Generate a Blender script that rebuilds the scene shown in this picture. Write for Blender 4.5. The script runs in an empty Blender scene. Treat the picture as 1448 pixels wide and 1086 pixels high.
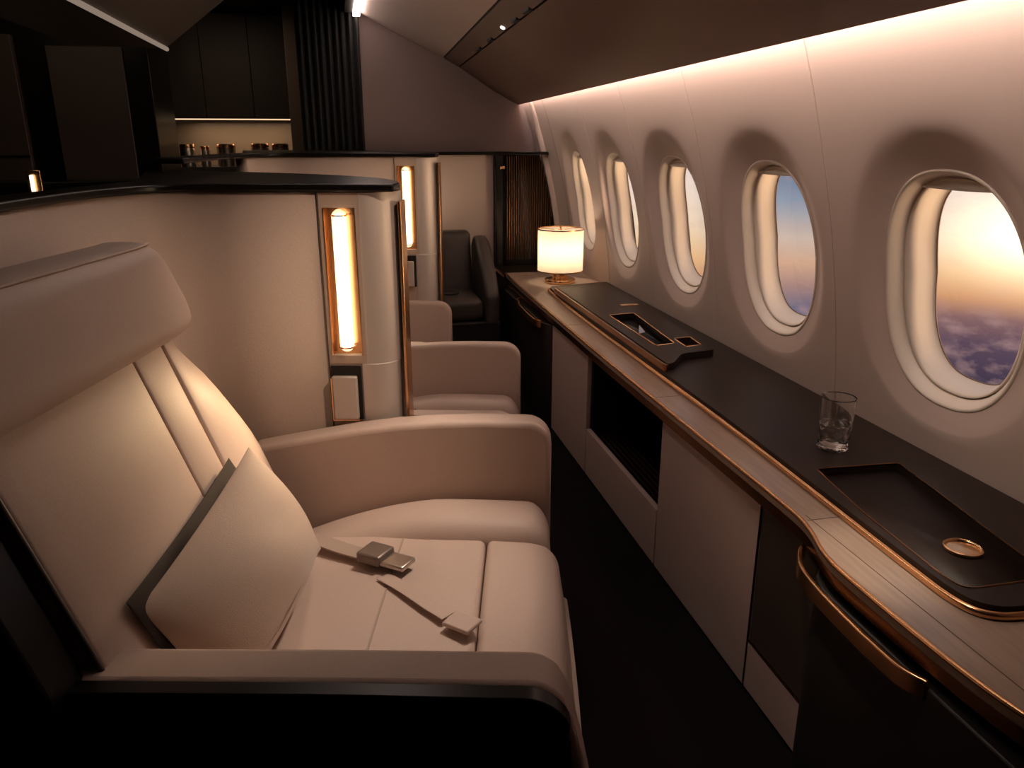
import bpy, bmesh, math, random
from mathutils import Vector, Matrix
random.seed(7)
S = bpy.context.scene
COL = S.collection
PI = math.pi

# ------------------------------------------------------------------ materials
def lin(h):
    h = h.lstrip('#')
    o = []
    for i in (0, 2, 4):
        c = int(h[i:i+2], 16) / 255
        o.append(c / 12.92 if c <= .04045 else ((c + .055) / 1.055) ** 2.4)
    return (*o, 1)

def mat(name, color, rough=.5, metal=0., bump=0., scale=60., var=0., coat=0., stretch=None, spec=.5, sheen=0.):
    m = bpy.data.materials.new(name); m.use_nodes = True
    nt = m.node_tree; b = nt.nodes['Principled BSDF']
    c = lin(color) if isinstance(color, str) else (*color, 1)
    b.inputs['Base Color'].default_value = c
    b.inputs['Roughness'].default_value = rough
    b.inputs['Metallic'].default_value = metal
    b.inputs['Specular IOR Level'].default_value = spec
    b.inputs['Coat Weight'].default_value = coat
    b.inputs['Coat Roughness'].default_value = .1
    b.inputs['Sheen Weight'].default_value = sheen
    if bump or var:
        tc = nt.nodes.new('ShaderNodeTexCoord')
        mp = nt.nodes.new('ShaderNodeMapping')
        nt.links.new(tc.outputs['Object'], mp.inputs['Vector'])
        if stretch: mp.inputs['Scale'].default_value = stretch
        n = nt.nodes.new('ShaderNodeTexNoise'); n.inputs['Scale'].default_value = scale
        n.inputs['Detail'].default_value = 6
        nt.links.new(mp.outputs['Vector'], n.inputs['Vector'])
        if bump:
            bp = nt.nodes.new('ShaderNodeBump'); bp.inputs['Strength'].default_value = bump
            bp.inputs['Distance'].default_value = .002
            nt.links.new(n.outputs['Fac'], bp.inputs['Height'])
            nt.links.new(bp.outputs['Normal'], b.inputs['Normal'])
        if var:
            r = nt.nodes.new('ShaderNodeValToRGB')
            r.color_ramp.elements[0].position = .3; r.color_ramp.elements[1].position = .7
            r.color_ramp.elements[0].color = (*[x * (1 - var) for x in c[:3]], 1)
            r.color_ramp.elements[1].color = (*[min(1, x * (1 + var)) for x in c[:3]], 1)
            nt.links.new(n.outputs['Fac'], r.inputs['Fac'])
            nt.links.new(r.outputs['Color'], b.inputs['Base Color'])
    return m

def emit(name, color, strength):
    m = bpy.data.materials.new(name); m.use_nodes = True
    nt = m.node_tree; nt.nodes.remove(nt.nodes['Principled BSDF'])
    e = nt.nodes.new('ShaderNodeEmission')
    e.inputs['Color'].default_value = (*color, 1); e.inputs['Strength'].default_value = strength
    nt.links.new(e.outputs[0], nt.nodes['Material Output'].inputs['Surface'])
    return m

M = {}
M['leather'] = mat('cream_leather', (.57, .445, .38), .5, bump=.12, scale=220, var=.03, spec=.3)
M['leather_dark'] = mat('grey_leather', (.055, .045, .038), .45, bump=.12, scale=220)
M['velvet'] = mat('cushion_fabric', (.60, .46, .36), .8, bump=.25, scale=400, var=.05, sheen=.3)
M['pillow_slab'] = mat('pillow_slab_fabric', (.032, .022, .017), .85, bump=.2, scale=400)
M['panel'] = mat('partition_fabric', (.52, .40, .325), .7, bump=.25, scale=300, var=.05)
M['column'] = mat('satin_column', (.60, .53, .48), .46, metal=.35)
M['wall'] = mat('cabin_lining', (.61, .485, .43), .36, spec=.45, bump=.02, scale=300)
M['bezel'] = mat('window_bezel', (.80, .70, .60), .42)
M['seam'] = mat('seam_dark', (.10, .07, .055), .7)
M['seal'] = mat('window_seal', (.16, .10, .07), .5)
M['ceil'] = mat('ceiling_lining', (.46, .37, .325), .55)
M['bin'] = mat('bin_laminate', (.215, .13, .105), .5)
M['dark'] = mat('dark_laminate', (.013, .010, .009), .45)
M['dark2'] = mat('dark_brown_laminate', (.055, .041, .033), .5)
M['black'] = mat('black_gloss', (.006, .005, .0045), .3, spec=.22)
M['blackm'] = mat('black_matt', (.006, .005, .005), .6)
M['carpet'] = mat('dark_carpet', (.010, .008, .008), .95, bump=.5, scale=500, spec=.1)
M['cab'] = mat('taupe_lacquer', (.56, .43, .39), .35, spec=.4)
M['wood'] = mat('walnut_veneer', (.40, .30, .235), .28, var=.14, scale=5, stretch=(14, 1.2, 8), spec=.5)
M['darktop'] = mat('dark_leather_top', (.028, .018, .0145), .45, var=.1, scale=12, bump=.05, spec=.2)
M['bronze'] = mat('brushed_bronze', (.80, .45, .23), .27, metal=1.)
M['bronzed'] = mat('dark_bronze', (.30, .155, .075), .25, metal=1.)
M['brass'] = mat('polished_brass', (.95, .62, .34), .2, metal=1.)
M['steel'] = mat('brushed_steel', (.55, .49, .44), .3, metal=1.)
M['belt'] = mat('belt_webbing', (.42, .33, .27), .7, bump=.3, scale=500)
M['buckle'] = mat('pewter_buckle', (.22, .18, .155), .4, metal=.6)
M['curtain'] = mat('black_curtain', (.0045, .004, .0035), .85)
M['tube'] = emit('tube_light', (1., .78, .54), 9.)
M['cove'] = emit('cove_light', (1., .79, .68), 32.)
M['spot'] = emit('spot_lens', (1., .85, .7), 5.)
M['strip'] = emit('soft_strip', (1., .76, .58), .25)

def glass_mat(name, rough=0., ior=1.45, color=(1, 1, 1)):
    m = bpy.data.materials.new(name); m.use_nodes = True
    b = m.node_tree.nodes['Principled BSDF']
    b.inputs['Base Color'].default_value = (*color, 1)
    b.inputs['Roughness'].default_value = rough; b.inputs['IOR'].default_value = ior
    b.inputs['Transmission Weight'].default_value = 1
    return m
M['glass'] = glass_mat('clear_glass')
M['water'] = glass_mat('water', ior=1.33)
def pane_mat():
    m = bpy.data.materials.new('window_pane_acrylic'); m.use_nodes = True
    nt = m.node_tree; nt.nodes.remove(nt.nodes['Principled BSDF'])
    t = nt.nodes.new('ShaderNodeBsdfTransparent'); t.inputs[0].default_value = (.97, .96, .95, 1)
    g = nt.nodes.new('ShaderNodeBsdfGlossy'); g.inputs['Roughness'].default_value = .03
    x = nt.nodes.new('ShaderNodeMixShader'); x.inputs[0].default_value = .05
    nt.links.new(t.outputs[0], x.inputs[1]); nt.links.new(g.outputs[0], x.inputs[2])
    nt.links.new(x.outputs[0], nt.nodes['Material Output'].inputs['Surface'])
    return m
M['pane'] = pane_mat()
def shade_mat():
    m = bpy.data.materials.new('lamp_shade_linen'); m.use_nodes = True
    nt = m.node_tree; nt.nodes.remove(nt.nodes['Principled BSDF'])
    t = nt.nodes.new('ShaderNodeBsdfTranslucent'); t.inputs[0].default_value = (.9, .78, .62, 1)
    d = nt.nodes.new('ShaderNodeBsdfDiffuse'); d.inputs[0].default_value = (.85, .76, .66, 1)
    x = nt.nodes.new('ShaderNodeMixShader'); x.inputs[0].default_value = .4
    nt.links.new(t.outputs[0], x.inputs[1]); nt.links.new(d.outputs[0], x.inputs[2])
    nt.links.new(x.outputs[0], nt.nodes['Material Output'].inputs['Surface'])
    return m
M['shade'] = shade_mat()
def capsule_mat():
    m = bpy.data.materials.new('frosted_capsule'); m.use_nodes = True
    nt = m.node_tree; nt.nodes.remove(nt.nodes['Principled BSDF'])
    t = nt.nodes.new('ShaderNodeBsdfTransparent'); t.inputs[0].default_value = (1, .97, .93, 1)
    d = nt.nodes.new('ShaderNodeBsdfTranslucent'); d.inputs[0].default_value = (.95, .85, .72, 1)
    x = nt.nodes.new('ShaderNodeMixShader'); x.inputs[0].default_value = .5
    g = nt.nodes.new('ShaderNodeBsdfGlossy'); g.inputs['Roughness'].default_value = .1
    y = nt.nodes.new('ShaderNodeMixShader'); y.inputs[0].default_value = .06
    nt.links.new(t.outputs[0], x.inputs[1]); nt.links.new(d.outputs[0], x.inputs[2])
    nt.links.new(x.outputs[0], y.inputs[1]); nt.links.new(g.outputs[0], y.inputs[2])
    nt.links.new(y.outputs[0], nt.nodes['Material Output'].inputs['Surface'])
    return m
M['capsule'] = capsule_mat()

# ------------------------------------------------------------------ object helpers
OFF = {}
def thing(name, label, cat, off=(0, 0, 0), rot=0., group=None, kind=None):
    """Empty at the thing's base. `off` is that base in the thing's own design frame."""
    o = bpy.data.objects.new(name, None); COL.objects.link(o)
    o.empty_display_size = .05
    off = Vector(off); OFF[o.name] = off
    o.rotation_euler = (0, 0, rot)
    o.location = Matrix.Rotation(rot, 3, 'Z') @ off
    tag(o, label, cat, group, kind)
    return o
def tag(o, label=None, cat=None, group=None, kind=None):
    if label: o['label'] = label
    if cat: o['category'] = cat
    if group: o['group'] = group
    if kind: o['kind'] = kind
    return o

def root_of(o):
    while o.parent: o = o.parent
    return o

def mk(name, verts, faces, m, parent=None, smooth=True, bevel=0., seg=3, angle=35, auto=None, subsurf=0):
    """One mesh object. Vertices are in the design frame of the root thing."""
    verts = [Vector(v) for v in verts]
    if parent is None:
        lo = Vector([min(v[i] for v in verts) for i in range(3)]); hi = Vector([max(v[i] for v in verts) for i in range(3)])
        off = Vector(((lo.x + hi.x) / 2, (lo.y + hi.y) / 2, lo.z))
    else:
        off = OFF[root_of(parent).name] if root_of(parent).name in OFF else Vector((0, 0, 0))
    me = bpy.data.meshes.new(name)
    me.from_pydata([v - off for v in verts], [], faces)
    bm = bmesh.new(); bm.from_mesh(me)
    bmesh.ops.remove_doubles(bm, verts=bm.verts, dist=1e-6)
    bmesh.ops.recalc_face_normals(bm, faces=bm.faces)
    for f in bm.faces: f.smooth = smooth
    bm.to_mesh(me); bm.free()
    me.materials.append(M[m] if isinstance(m, str) else m)
    if smooth and auto is not None:
        me.set_sharp_from_angle(angle=math.radians(auto))
    o = bpy.data.objects.new(name, me); COL.objects.link(o)
    if parent is None:
        o.location = off; OFF[o.name] = off
    else:
        o.parent = parent
    if bevel:
        b = o.modifiers.new('bevel', 'BEVEL'); b.width = bevel; b.segments = seg
        b.limit_method = 'ANGLE'; b.angle_limit = math.radians(angle); b.harden_normals = False
        if smooth and auto is None: me.set_sharp_from_angle(angle=math.radians(60))
    if subsurf:
        s = o.modifiers.new('sub', 'SUBSURF'); s.levels = s.render_levels = subsurf
    return o

def box_geo(lo, hi):
    x0, y0, z0 = lo; x1, y1, z1 = hi
    v = [(x0,y0,z0),(x1,y0,z0),(x1,y1,z0),(x0,y1,z0),(x0,y0,z1),(x1,y0,z1),(x1,y1,z1),(x0,y1,z1)]
    f = [(0,3,2,1),(4,5,6,7),(0,1,5,4),(1,2,6,5),(2,3,7,6),(3,0,4,7)]
    return v, f
def box(name, lo, hi, m, parent=None, bevel=.003, seg=2):
    v, f = box_geo(lo, hi)
    return mk(name, v, f, m, parent, smooth=bool(bevel), bevel=bevel, seg=seg)
def boxes(name, lst, m, parent=None, bevel=0.):
    V, F = [], []
    for lo, hi in lst:
        v, f = box_geo(lo, hi); n = len(V); V += v; F += [tuple(i + n for i in q) for q in f]
    return mk(name, V, F, m, parent, smooth=False, bevel=bevel)

def prism(name, poly, a0, a1, m, parent=None, axis='z', bevel=.004, seg=3, angle=35, fn=None):
    """Extrude a 2D outline along an axis. axis z: (x,y); axis y: (x,z); axis x: (y,z)"""
    def P(p, a):
        return {'z': (p[0], p[1], a), 'y': (p[0], a, p[1]), 'x': (a, p[0], p[1])}[axis]
    n = len(poly)
    V = [P(p, a0) for p in poly] + [P(p, a1) for p in poly]
    if fn: V = [fn(*v) for v in V]
    F = [tuple(range(n)), tuple(range(2 * n - 1, n - 1, -1))] + [(i, (i + 1) % n, (i + 1) % n + n, i + n) for i in range(n)]
    return mk(name, V, F, m, parent, bevel=bevel, seg=seg, angle=angle)

def arc(cx, cy, r, a0, a1, n=8):
    return [(cx + r * math.cos(math.radians(a0 + (a1 - a0) * i / n)), cy + r * math.sin(math.radians(a0 + (a1 - a0) * i / n))) for i in range(n + 1)]

def spline(pts, n=8, closed=False):
    pts = [Vector(p) for p in pts]; out = []; L = len(pts)
    rng = L if closed else L - 1
    for i in range(rng):
        g = (lambda k: pts[k % L]) if closed else (lambda k: pts[max(0, min(L - 1, k))])
        p0, p1, p2, p3 = g(i - 1), g(i), g(i + 1), g(i + 2)
        for k in range(n):
            t = k / n
            out.append(.5 * ((2 * p1) + (p2 - p0) * t + (2 * p0 - 5 * p1 + 4 * p2 - p3) * t * t + (3 * p1 - p0 - 3 * p2 + p3) * t ** 3))
    if not closed: out.append(pts[-1])
    return out

def sweep(path, prof, closed=False, cap=True):
    """prof: 2D outline (side, up) swept along a 3D path, up kept near +z."""
    path = [Vector(p) for p in path]; n = len(path); k = len(prof); V = []; F = []
    for i, p in enumerate(path):
        a = path[(i - 1) % n] if (closed or i) else p
        b = path[(i + 1) % n] if (closed or i < n - 1) else p
        t = (b - a).normalized()
        up = Vector((0, 0, 1)) if abs(t.z) < .95 else Vector((0, 1, 0))
        s = t.cross(up).normalized(); w = s.cross(t)
        V += [p + s * q[0] + w * q[1] for q in prof]
    for i in range(n if closed else n - 1):
        j = (i + 1) % n
        for q in range(k):
            r = (q + 1) % k
            F.append((i * k + q, i * k + r, j * k + r, j * k + q))
    if cap and not closed:
        F += [tuple(range(k)), tuple((n - 1) * k + q for q in range(k))[::-1]]
    return V, F
def circ(r, n=10, sx=1., sy=1.):
    return [(r * sx * math.cos(2 * PI * i / n), r * sy * math.sin(2 * PI * i / n)) for i in range(n)]
def tube(name, path, r, m, parent=None, n=10, closed=False):
    V, F = sweep(path, circ(r, n), closed)
    return mk(name, V, F, m, parent, auto=50)
def ribbon(name, path, w, h, m, parent=None, bevel=.002):
    V, F = sweep(path, [(-w/2, -h/2), (w/2, -h/2), (w/2, h/2), (-w/2, h/2)])
    return mk(name, V, F, m, parent, auto=40)

def softbox(name, lo, hi, r, m, parent=None, n=(14, 14, 8), bulge=(0, 0, 0), warp=None, rr=None):
    """Upholstered block: rounded box with gently crowned faces, then an optional warp of its vertices."""
    lo = Vector(lo); hi = Vector(hi); c = (lo + hi) / 2; h = (hi - lo) / 2
    r = min(r, h.x * .98, h.y * .98, h.z * .98)
    def samples(hh, k):
        # denser near the edges so that the roundover stays smooth
        e = [-hh + r * (1 - math.cos(PI / 2 * i / 5)) for i in range(5)]
        a = -hh + r; b = hh - r
        mid = [a + (b - a) * i / k for i in range(k + 1)] if b - a > 1e-6 else [0.]
        return e + mid + [-x for x in reversed(e)]
    X = [samples(h[i], n[i]) for i in range(3)]
    V = []; idx = {}; F = []
    def vert(ax, s, i, j):
        a1, a2 = [(1, 2), (0, 2), (0, 1)][ax]
        p = [0, 0, 0]; p[ax] = s * h[ax]; p[a1] = X[a1][i]; p[a2] = X[a2][j]
        key = tuple(round(q, 6) for q in p)
        if key in idx: return idx[key]
        p = Vector(p)
        q = Vector([max(-(h[k] - r), min(h[k] - r, p[k])) for k in range(3)])
        d = p - q
        if d.length > 0: d = d.normalized() * r
        o = q + d
        for k in range(3):
            if bulge[k]:
                o1, o2 = [x for x in range(3) if x != k]
                o[k] += bulge[k] * (o[k] / h[k]) * (1 - (o[o1] / h[o1]) ** 2) * (1 - (o[o2] / h[o2]) ** 2)
        o = o + c
        if warp: o = Vector(warp(*o))
        idx[key] = len(V); V.append(o); return idx[key]
    for ax in range(3):
        a1, a2 = [(1, 2), (0, 2), (0, 1)][ax]
        for s in (-1, 1):
            for i in range(len(X[a1]) - 1):
                for j in range(len(X[a2]) - 1):
                    F.append((vert(ax, s, i, j), vert(ax, s, i + 1, j), vert(ax, s, i + 1, j + 1), vert(ax, s, i, j + 1)))
    return mk(name, V, F, m, parent)

def lathe(name, prof, cx, cy, m, parent=None, n=48, fn=None, closed=False, auto=40):
    V = []; F = []; k = len(prof)
    for i in range(n):
        a = 2 * PI * i / n
        for (r, z) in prof:
            rr = fn(r, z, a) if fn else r
            V.append((cx + rr * math.cos(a), cy + rr * math.sin(a), z))
    for i in range(n):
        j = (i + 1) % n
        for q in range(k if closed else k - 1):
            w = (q + 1) % k
            F.append((i * k + q, j * k + q, j * k + w, i * k + w))
    return mk(name, V, F, m, parent, auto=auto)

def plate(name, outer, holes, z0, z1, m, parent=None, bevel=.002):
    """Flat plate with holes cut through."""
    bm = bmesh.new()
    E = []
    for loop in [outer] + holes:
        vs = [bm.verts.new((p[0], p[1], z1)) for p in loop]
        E += [bm.edges.new((vs[i], vs[(i + 1) % len(vs)])) for i in range(len(vs))]
    bmesh.ops.triangle_fill(bm, use_beauty=True, use_dissolve=False, edges=E)
    r = bmesh.ops.extrude_face_region(bm, geom=bm.faces[:])
    for v in [g for g in r['geom'] if isinstance(g, bmesh.types.BMVert)]: v.co.z = z0
    bmesh.ops.recalc_face_normals(bm, faces=bm.faces[:])
    bm.verts.index_update()
    V = [v.co.copy() for v in bm.verts]; F = [tuple(v.index for v in f.verts) for f in bm.faces]
    bm.free()
    return mk(name, V, F, m, parent, bevel=bevel, seg=2)

def copy_tree(o, parent=None):
    c = o.copy(); COL.objects.link(c)
    if parent is not None: c.parent = parent
    for ch in list(o.children): copy_tree(ch, c)
    return c

def rounded(pts, r, n=5):
    """round the corners of a closed 2D outline"""
    out = []; L = len(pts)
    rs = r if isinstance(r, (list, tuple)) else [r] * L
    for i in range(L):
        p = Vector(pts[i]); a = Vector(pts[i - 1]); b = Vector(pts[(i + 1) % L])
        d1 = (a - p); d2 = (b - p); q = min(rs[i], d1.length * .45, d2.length * .45)
        if q < 1e-5: out.append(tuple(p)); continue
        s = p + d1.normalized() * q; e = p + d2.normalized() * q
        for k in range(n + 1):
            t = k / n
            out.append(tuple((1 - t) ** 2 * s + 2 * t * (1 - t) * p + t * t * e))
    return out

# ------------------------------------------------------------------ camera
cam = bpy.data.objects.new('camera', bpy.data.cameras.new('camera')); COL.objects.link(cam)
cam.data.sensor_fit = 'HORIZONTAL'; cam.data.sensor_width = 36; cam.data.lens = 1097 / 1448 * 36
cam.data.clip_start = .02; cam.data.clip_end = 200
cam.location = (0, 0, 1.45)
cam.rotation_euler = (math.radians(90 - 17.6005), 0, math.radians(-12.2082))
S.camera = cam

# ------------------------------------------------------------------ the setting
def wx(z):
    z = max(z, .4)
    return -.139 * z * z + .1 * z + 1.468
def wn(z):
    s = -.278 * z + .1
    v = Vector((1, 0, -s)); return v.normalized()
def wall_pt(y, z, d=0.):
    n = wn(z)
    return Vector((wx(z) + n.x * d, y, z + n.z * d))

def struct(o): o['kind'] = 'structure'; return o

struct(box('floor', (-2.7, -1.7, -.06), (1.62, 7.1, 0), 'carpet', bevel=0))

# side lining: one pressed panel per window, separated by fine joints
WIN = [  # centre y, cell y0, y1, width factor
    (1.612, 1.085, 2.034, 1.0), (2.415, 2.034, 2.832, 1.0), (3.188, 2.832, 3.525, .97),
    (3.930, 3.525, 4.175, .90), (4.590, 4.175, 4.900, .76)]
ZC = 1.084; Z0 = .58; Z1 = 1.84
NA = 80
def superell(a, bt, bb, ang, p):
    c, s = math.cos(ang), math.sin(ang)
    b = bt if s >= 0 else bb
    r = (abs(c / a) ** p + abs(s / b) ** p) ** (-1 / p)
    return r * c, r * s
def rect_ring(y0, y1, yc, ang):
    c, s = math.cos(ang), math.sin(ang)
    t = 1e9
    if c > 1e-9: t = min(t, (y1 - yc) / c)
    if c < -1e-9: t = min(t, (y0 - yc) / c)
    if s > 1e-9: t = min(t, (Z1 - ZC) / s)
    if s < -1e-9: t = min(t, (Z0 - ZC) / s)
    return t * c, t * s
WV, WF = [], []
def ring_angles(y0, y1, yc):
    A = [2 * PI * i / NA for i in range(NA)]
    for (y, z) in ((y0, Z0), (y1, Z0), (y0, Z1), (y1, Z1)):
        A.append(math.atan2(z - ZC, y - yc) % (2 * PI))
    for k in range(1, 30):
        for y in (y0, y1): A.append(math.atan2(Z0 + (Z1 - Z0) * k / 30 - ZC, y - yc) % (2 * PI))
    return sorted(A)
def rings(V, F, R, closed_last=False):
    base = len(V); n = len(R[0])
    for r in R: V.extend(r)
    for k in range(len(R) - 1):
        for i in range(n):
            j = (i + 1) % n
            F.append((base + k * n + i, base + k * n + j, base + (k + 1) * n + j, base + (k + 1) * n + i))
g = .0018
for (yc, y0, y1, fw) in WIN:
    A = ring_angles(y0 + g, y1 - g, yc)
    R = []
    outer = [rect_ring(y0 + g, y1 - g, yc, a) for a in A]
    sa = .33 * fw
    def scoop(a):
        p = superell(sa, .415, .352, a, 2.25)
        lim = (y1 - yc) * .90 if p[0] > 0 else (yc - y0) * .90
        return (max(-lim, min(lim, p[0])), p[1])
    def dep(d, a): return d - .45 * min(d, .036) * max(0., -math.sin(a))
    # joint edge turned back, then blend to the scoop
    R.append([wall_pt(yc + p[0], ZC + p[1], .006) for p in outer])
    R.append([wall_pt(yc + p[0], ZC + p[1], .0) for p in outer])
    sc = [scoop(a) for a in A]
    for t in (.03, .12, .25, .4, .55, .7, .85, 1.0):
        R.append([wall_pt(yc + p[0] * (1 - t) + q[0] * t, ZC + p[1] * (1 - t) + q[1] * t) for p, q in zip(outer, sc)])
    for (ka, kt, kb, d) in ((.955, .965, .97, .0035), (.90, .91, .93, .0125), (.84, .85, .885, .023), (.785, .79, .85, .0315), (.74, .745, .83, .0365), (.715, .722, .822, .038)):
        R.append([wall_pt(yc + p[0] * min(1., (y1 - yc) * .90 / (sa * ka)) if p[0] > 0 else yc + p[0], ZC + p[1], dep(d, a)) for p, a in ((superell(sa * ka, .395 * kt, .358 * kb, a, 2.25), a) for a in A)])
    rings(WV, WF, R)
    WIN[[w[0] for w in WIN].index(yc)] = (yc, y0, y1, fw, sa)
# plain lining before the first and after the last window panel, and below the ledge
def strip(y0, y1, z0, z1, ny=6, nz=16):
    base = len(WV)
    for i in range(ny + 1):
        for j in range(nz + 1):
            WV.append(wall_pt(y0 + (y1 - y0) * i / ny, z0 + (z1 - z0) * j / nz))
    for i in range(ny):
        for j in range(nz):
            a = base + i * (nz + 1) + j
            WF.append((a, a + 1, a + nz + 2, a + nz + 1))
strip(-1.7, 1.085 - g, Z0, Z1); strip(4.900 + g, 5.6, Z0, Z1); strip(-1.7, 5.6, 0.0, Z0, 6, 4)
lining = struct(mk('wall_right', WV, WF, 'wall'))
# dark backing seen through the joints
BV, BF = [], []
for y in [w[2] for w in WIN] + [WIN[0][1]]:
    base = len(BV)
    for j in range(21):
        z = Z0 + (Z1 - Z0) * j / 20
        BV += [wall_pt(y - .02, z, .0065), wall_pt(y + .02, z, .0065)]
    for j in range(20): BF.append((base + 2 * j, base + 2 * j + 1, base + 2 * j + 3, base + 2 * j + 2))
mk('joint_backing', BV, BF, 'seam', lining)
# outer skin so that no daylight leaks round the liners: a plate with holes behind the lining
for i, (yc, y0, y1, fw, sa) in enumerate(WIN):
    root = thing('window_%d' % (i + 1), None, None, (wx(ZC), yc, ZC), kind='structure')
    A = [2 * PI * k / 96 for k in range(96)]
    a0, t0, b0 = sa * .715, .395 * .722, .358 * .822
    def dep(d, a): return d - .45 * min(d, .036) * max(0., -math.sin(a))
    def ring(ka, kb, d, p=2.35): return [wall_pt(yc + q[0], ZC + q[1], dep(d, a)) for q, a in ((superell(a0 * ka, t0 * kb, b0 * kb, a, p), a) for a in A)]
    V, F = [], []
    rings(V, F, [ring(1.012, 1.008, .046), ring(1.008, 1.006, .036), ring(.995, .997, .0335), ring(.978, .985, .0345), ring(.962, .974, .038), ring(.935, .955, .046),
                 ring(.885, .925, .064), ring(.880, .922, .067), ring(.878, .920, .088)])
    mk('window_frame', V, F, 'bezel', root)
    V, F = [], []
    rings(V, F, [ring(.864, .911, .088), ring(.862, .909, .0665), ring(.852, .903, .0648), ring(.80, .885, .072, 2.5), ring(.775, .875, .078, 2.6), ring(.760, .868, .088, 2.6),
                 ring(.735, .856, .108, 2.7), ring(.712, .846, .126, 2.7), ring(.698, .838, .131, 2.7), ring(.690, .834, .132, 2.7)])
    mk('window_liner', V, F, 'bezel', root)
    V, F = [], []
    rings(V, F, [ring(.692, .836, .1315, 2.7), ring(.686, .831, .1315, 2.7), ring(.682, .828, .1345, 2.7), ring(.70, .84, .1345, 2.7), ring(1.15, 1.12, .1345, 2.7)])
    mk('seal', V, F, 'seal', root)
    V = ring(.695, .838, .1335, 2.7); mk('pane', V, [tuple(range(len(V)))], 'pane', root, smooth=False)
    # pull-down shade, nearly fully raised, with its curved grip
    V, F = [], []; N = 16
    for k in range(N + 1):
        t = -1 + 2 * k / N
        yy = yc + t * a0 * .80
        zt = ZC + t0 * .93
        zb = ZC + t0 * (.835 + .015 * t * t)
        for (z, d) in ((zt, .070), (zb + .012, .071), (zb + .003, .066), (zb, .058), (zb - .004, .056), (zb - .006, .060), (zb - .004, .072), (zt, .078)):
            sh = (1 - t * t) ** .5 if abs(t) < 1 else 0
            V.append(wall_pt(yy, ZC + (z - ZC) , d if d > .069 else d + (1 - sh) * .010))
    for k in range(N):
        for q in range(8):
            w = (q + 1) % 8
            F.append((k * 8 + q, k * 8 + w, (k + 1) * 8 + w, (k + 1) * 8 + q))
    F += [tuple(range(8)), tuple(N * 8 + q for q in range(8))]
    mk('shade', V, F, 'bezel', root)
# light-tight outer skin above/below and between windows
SV, SF = [], []
def skin(y0, y1, z0, z1):
    base = len(SV)
    for y in (y0, y1):
        for j in range(9): SV.append(wall_pt(y, z0 + (z1 - z0) * j / 8, .150))
    for j in range(8): SF.append((base + j, base + j + 1, base + j + 10, base + j + 9))
skin(-1.7, 5.6, 0, ZC - .275); skin(-1.7, 5.6, ZC + .265, 1.95)
ys = [-1.7] + sum([[w[0] - .205 * w[3], w[0] + .205 * w[3]] for w in WIN], []) + [5.6]
for k in range(0, len(ys), 2): skin(ys[k], ys[k + 1], ZC - .276, ZC + .27)
mk('outer_skin', SV, SF, 'blackm', lining, smooth=False)

# end trim where the lining meets the bulkhead
pth = [wall_pt(5.17, .0 + 1.72 * k / 24, -.004) for k in range(25)]
V, F = sweep(pth, circ(.03, 10, 1, .5)); struct(mk('trim_1', V, F, 'wall', None))

# bulkhead, other walls and ceiling
M['bulkhead'] = mat('bulkhead_fabric', (.25, .185, .175), .7)
struct(box('wall_front', (.185, 5.42, 0), (1.62, 5.5, 2.4), 'bulkhead', bevel=0))
struct(box('wall_galley', (-2.7, 7.0, 0), (.3, 7.08, 2.4), 'dark2', bevel=0))
struct(box('wall_side', (.2, 5.5, 0), (.26, 7.0, 2.4), 'dark', bevel=0))
struct(box('wall_left', (-2.7, -1.7, 0), (-2.64, 7.08, 2.4), 'dark2', bevel=0))
struct(box('wall_back', (-2.7, -1.78, 0), (1.66, -1.7, 2.4), 'dark2', bevel=0))
# ceiling: dark centre plus the pale sloping panel that falls to the right-hand bins
struct(box('ceiling', (-2.7, -1.7, 2.34), (1.62, 7.1, 2.4), 'dark', bevel=0))
def slx(far, slope, y): return far - slope * (5.4 - y)
def quadstrip(name, pf, pn, m, th=.02):
    pass
YB = -1.69; YF = 5.415
def cross(y):
    E = (slx(1.215, .0202, y), 1.662 + .0062 * (5.4 - y))
    G1 = (slx(.819, .0365, y), 1.890); G2 = (slx(.715, .035, y), 1.944)
    return E, G1, G2
def long_panel(name, secfn, m, parent=None, ny=2, auto=30, YB=YB):
    V, F = [], []
    secs = [secfn(YF + (YB - YF) * i / ny) for i in range(ny + 1)]
    k = len(secs[0])
    for i, s in enumerate(secs):
        y = YF + (YB - YF) * i / ny
        V += [(p[0], y, p[1]) for p in s]
    for i in range(ny):
        for q in range(k):
            w = (q + 1) % k
            F.append((i * k + q, i * k + w, (i + 1) * k + w, (i + 1) * k + q))
    F += [tuple(range(k)), tuple(ny * k + q for q in range(k))]
    return mk(name, V, F, m, parent, auto=auto)
def ceil_sec(y):
    E, G1, G2 = cross(y)
    a = (.205 - .012 * (5.4 - y), 2.187)
    return [(G2[0] - .004, G2[1] + .004), a, (a[0], 2.335), (G2[0] - .004, 2.335)]
M['slope'] = mat('sloping_ceiling', (.84, .68, .62), .55)
struct(long_panel('trim_2', ceil_sec, 'slope'))

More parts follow.
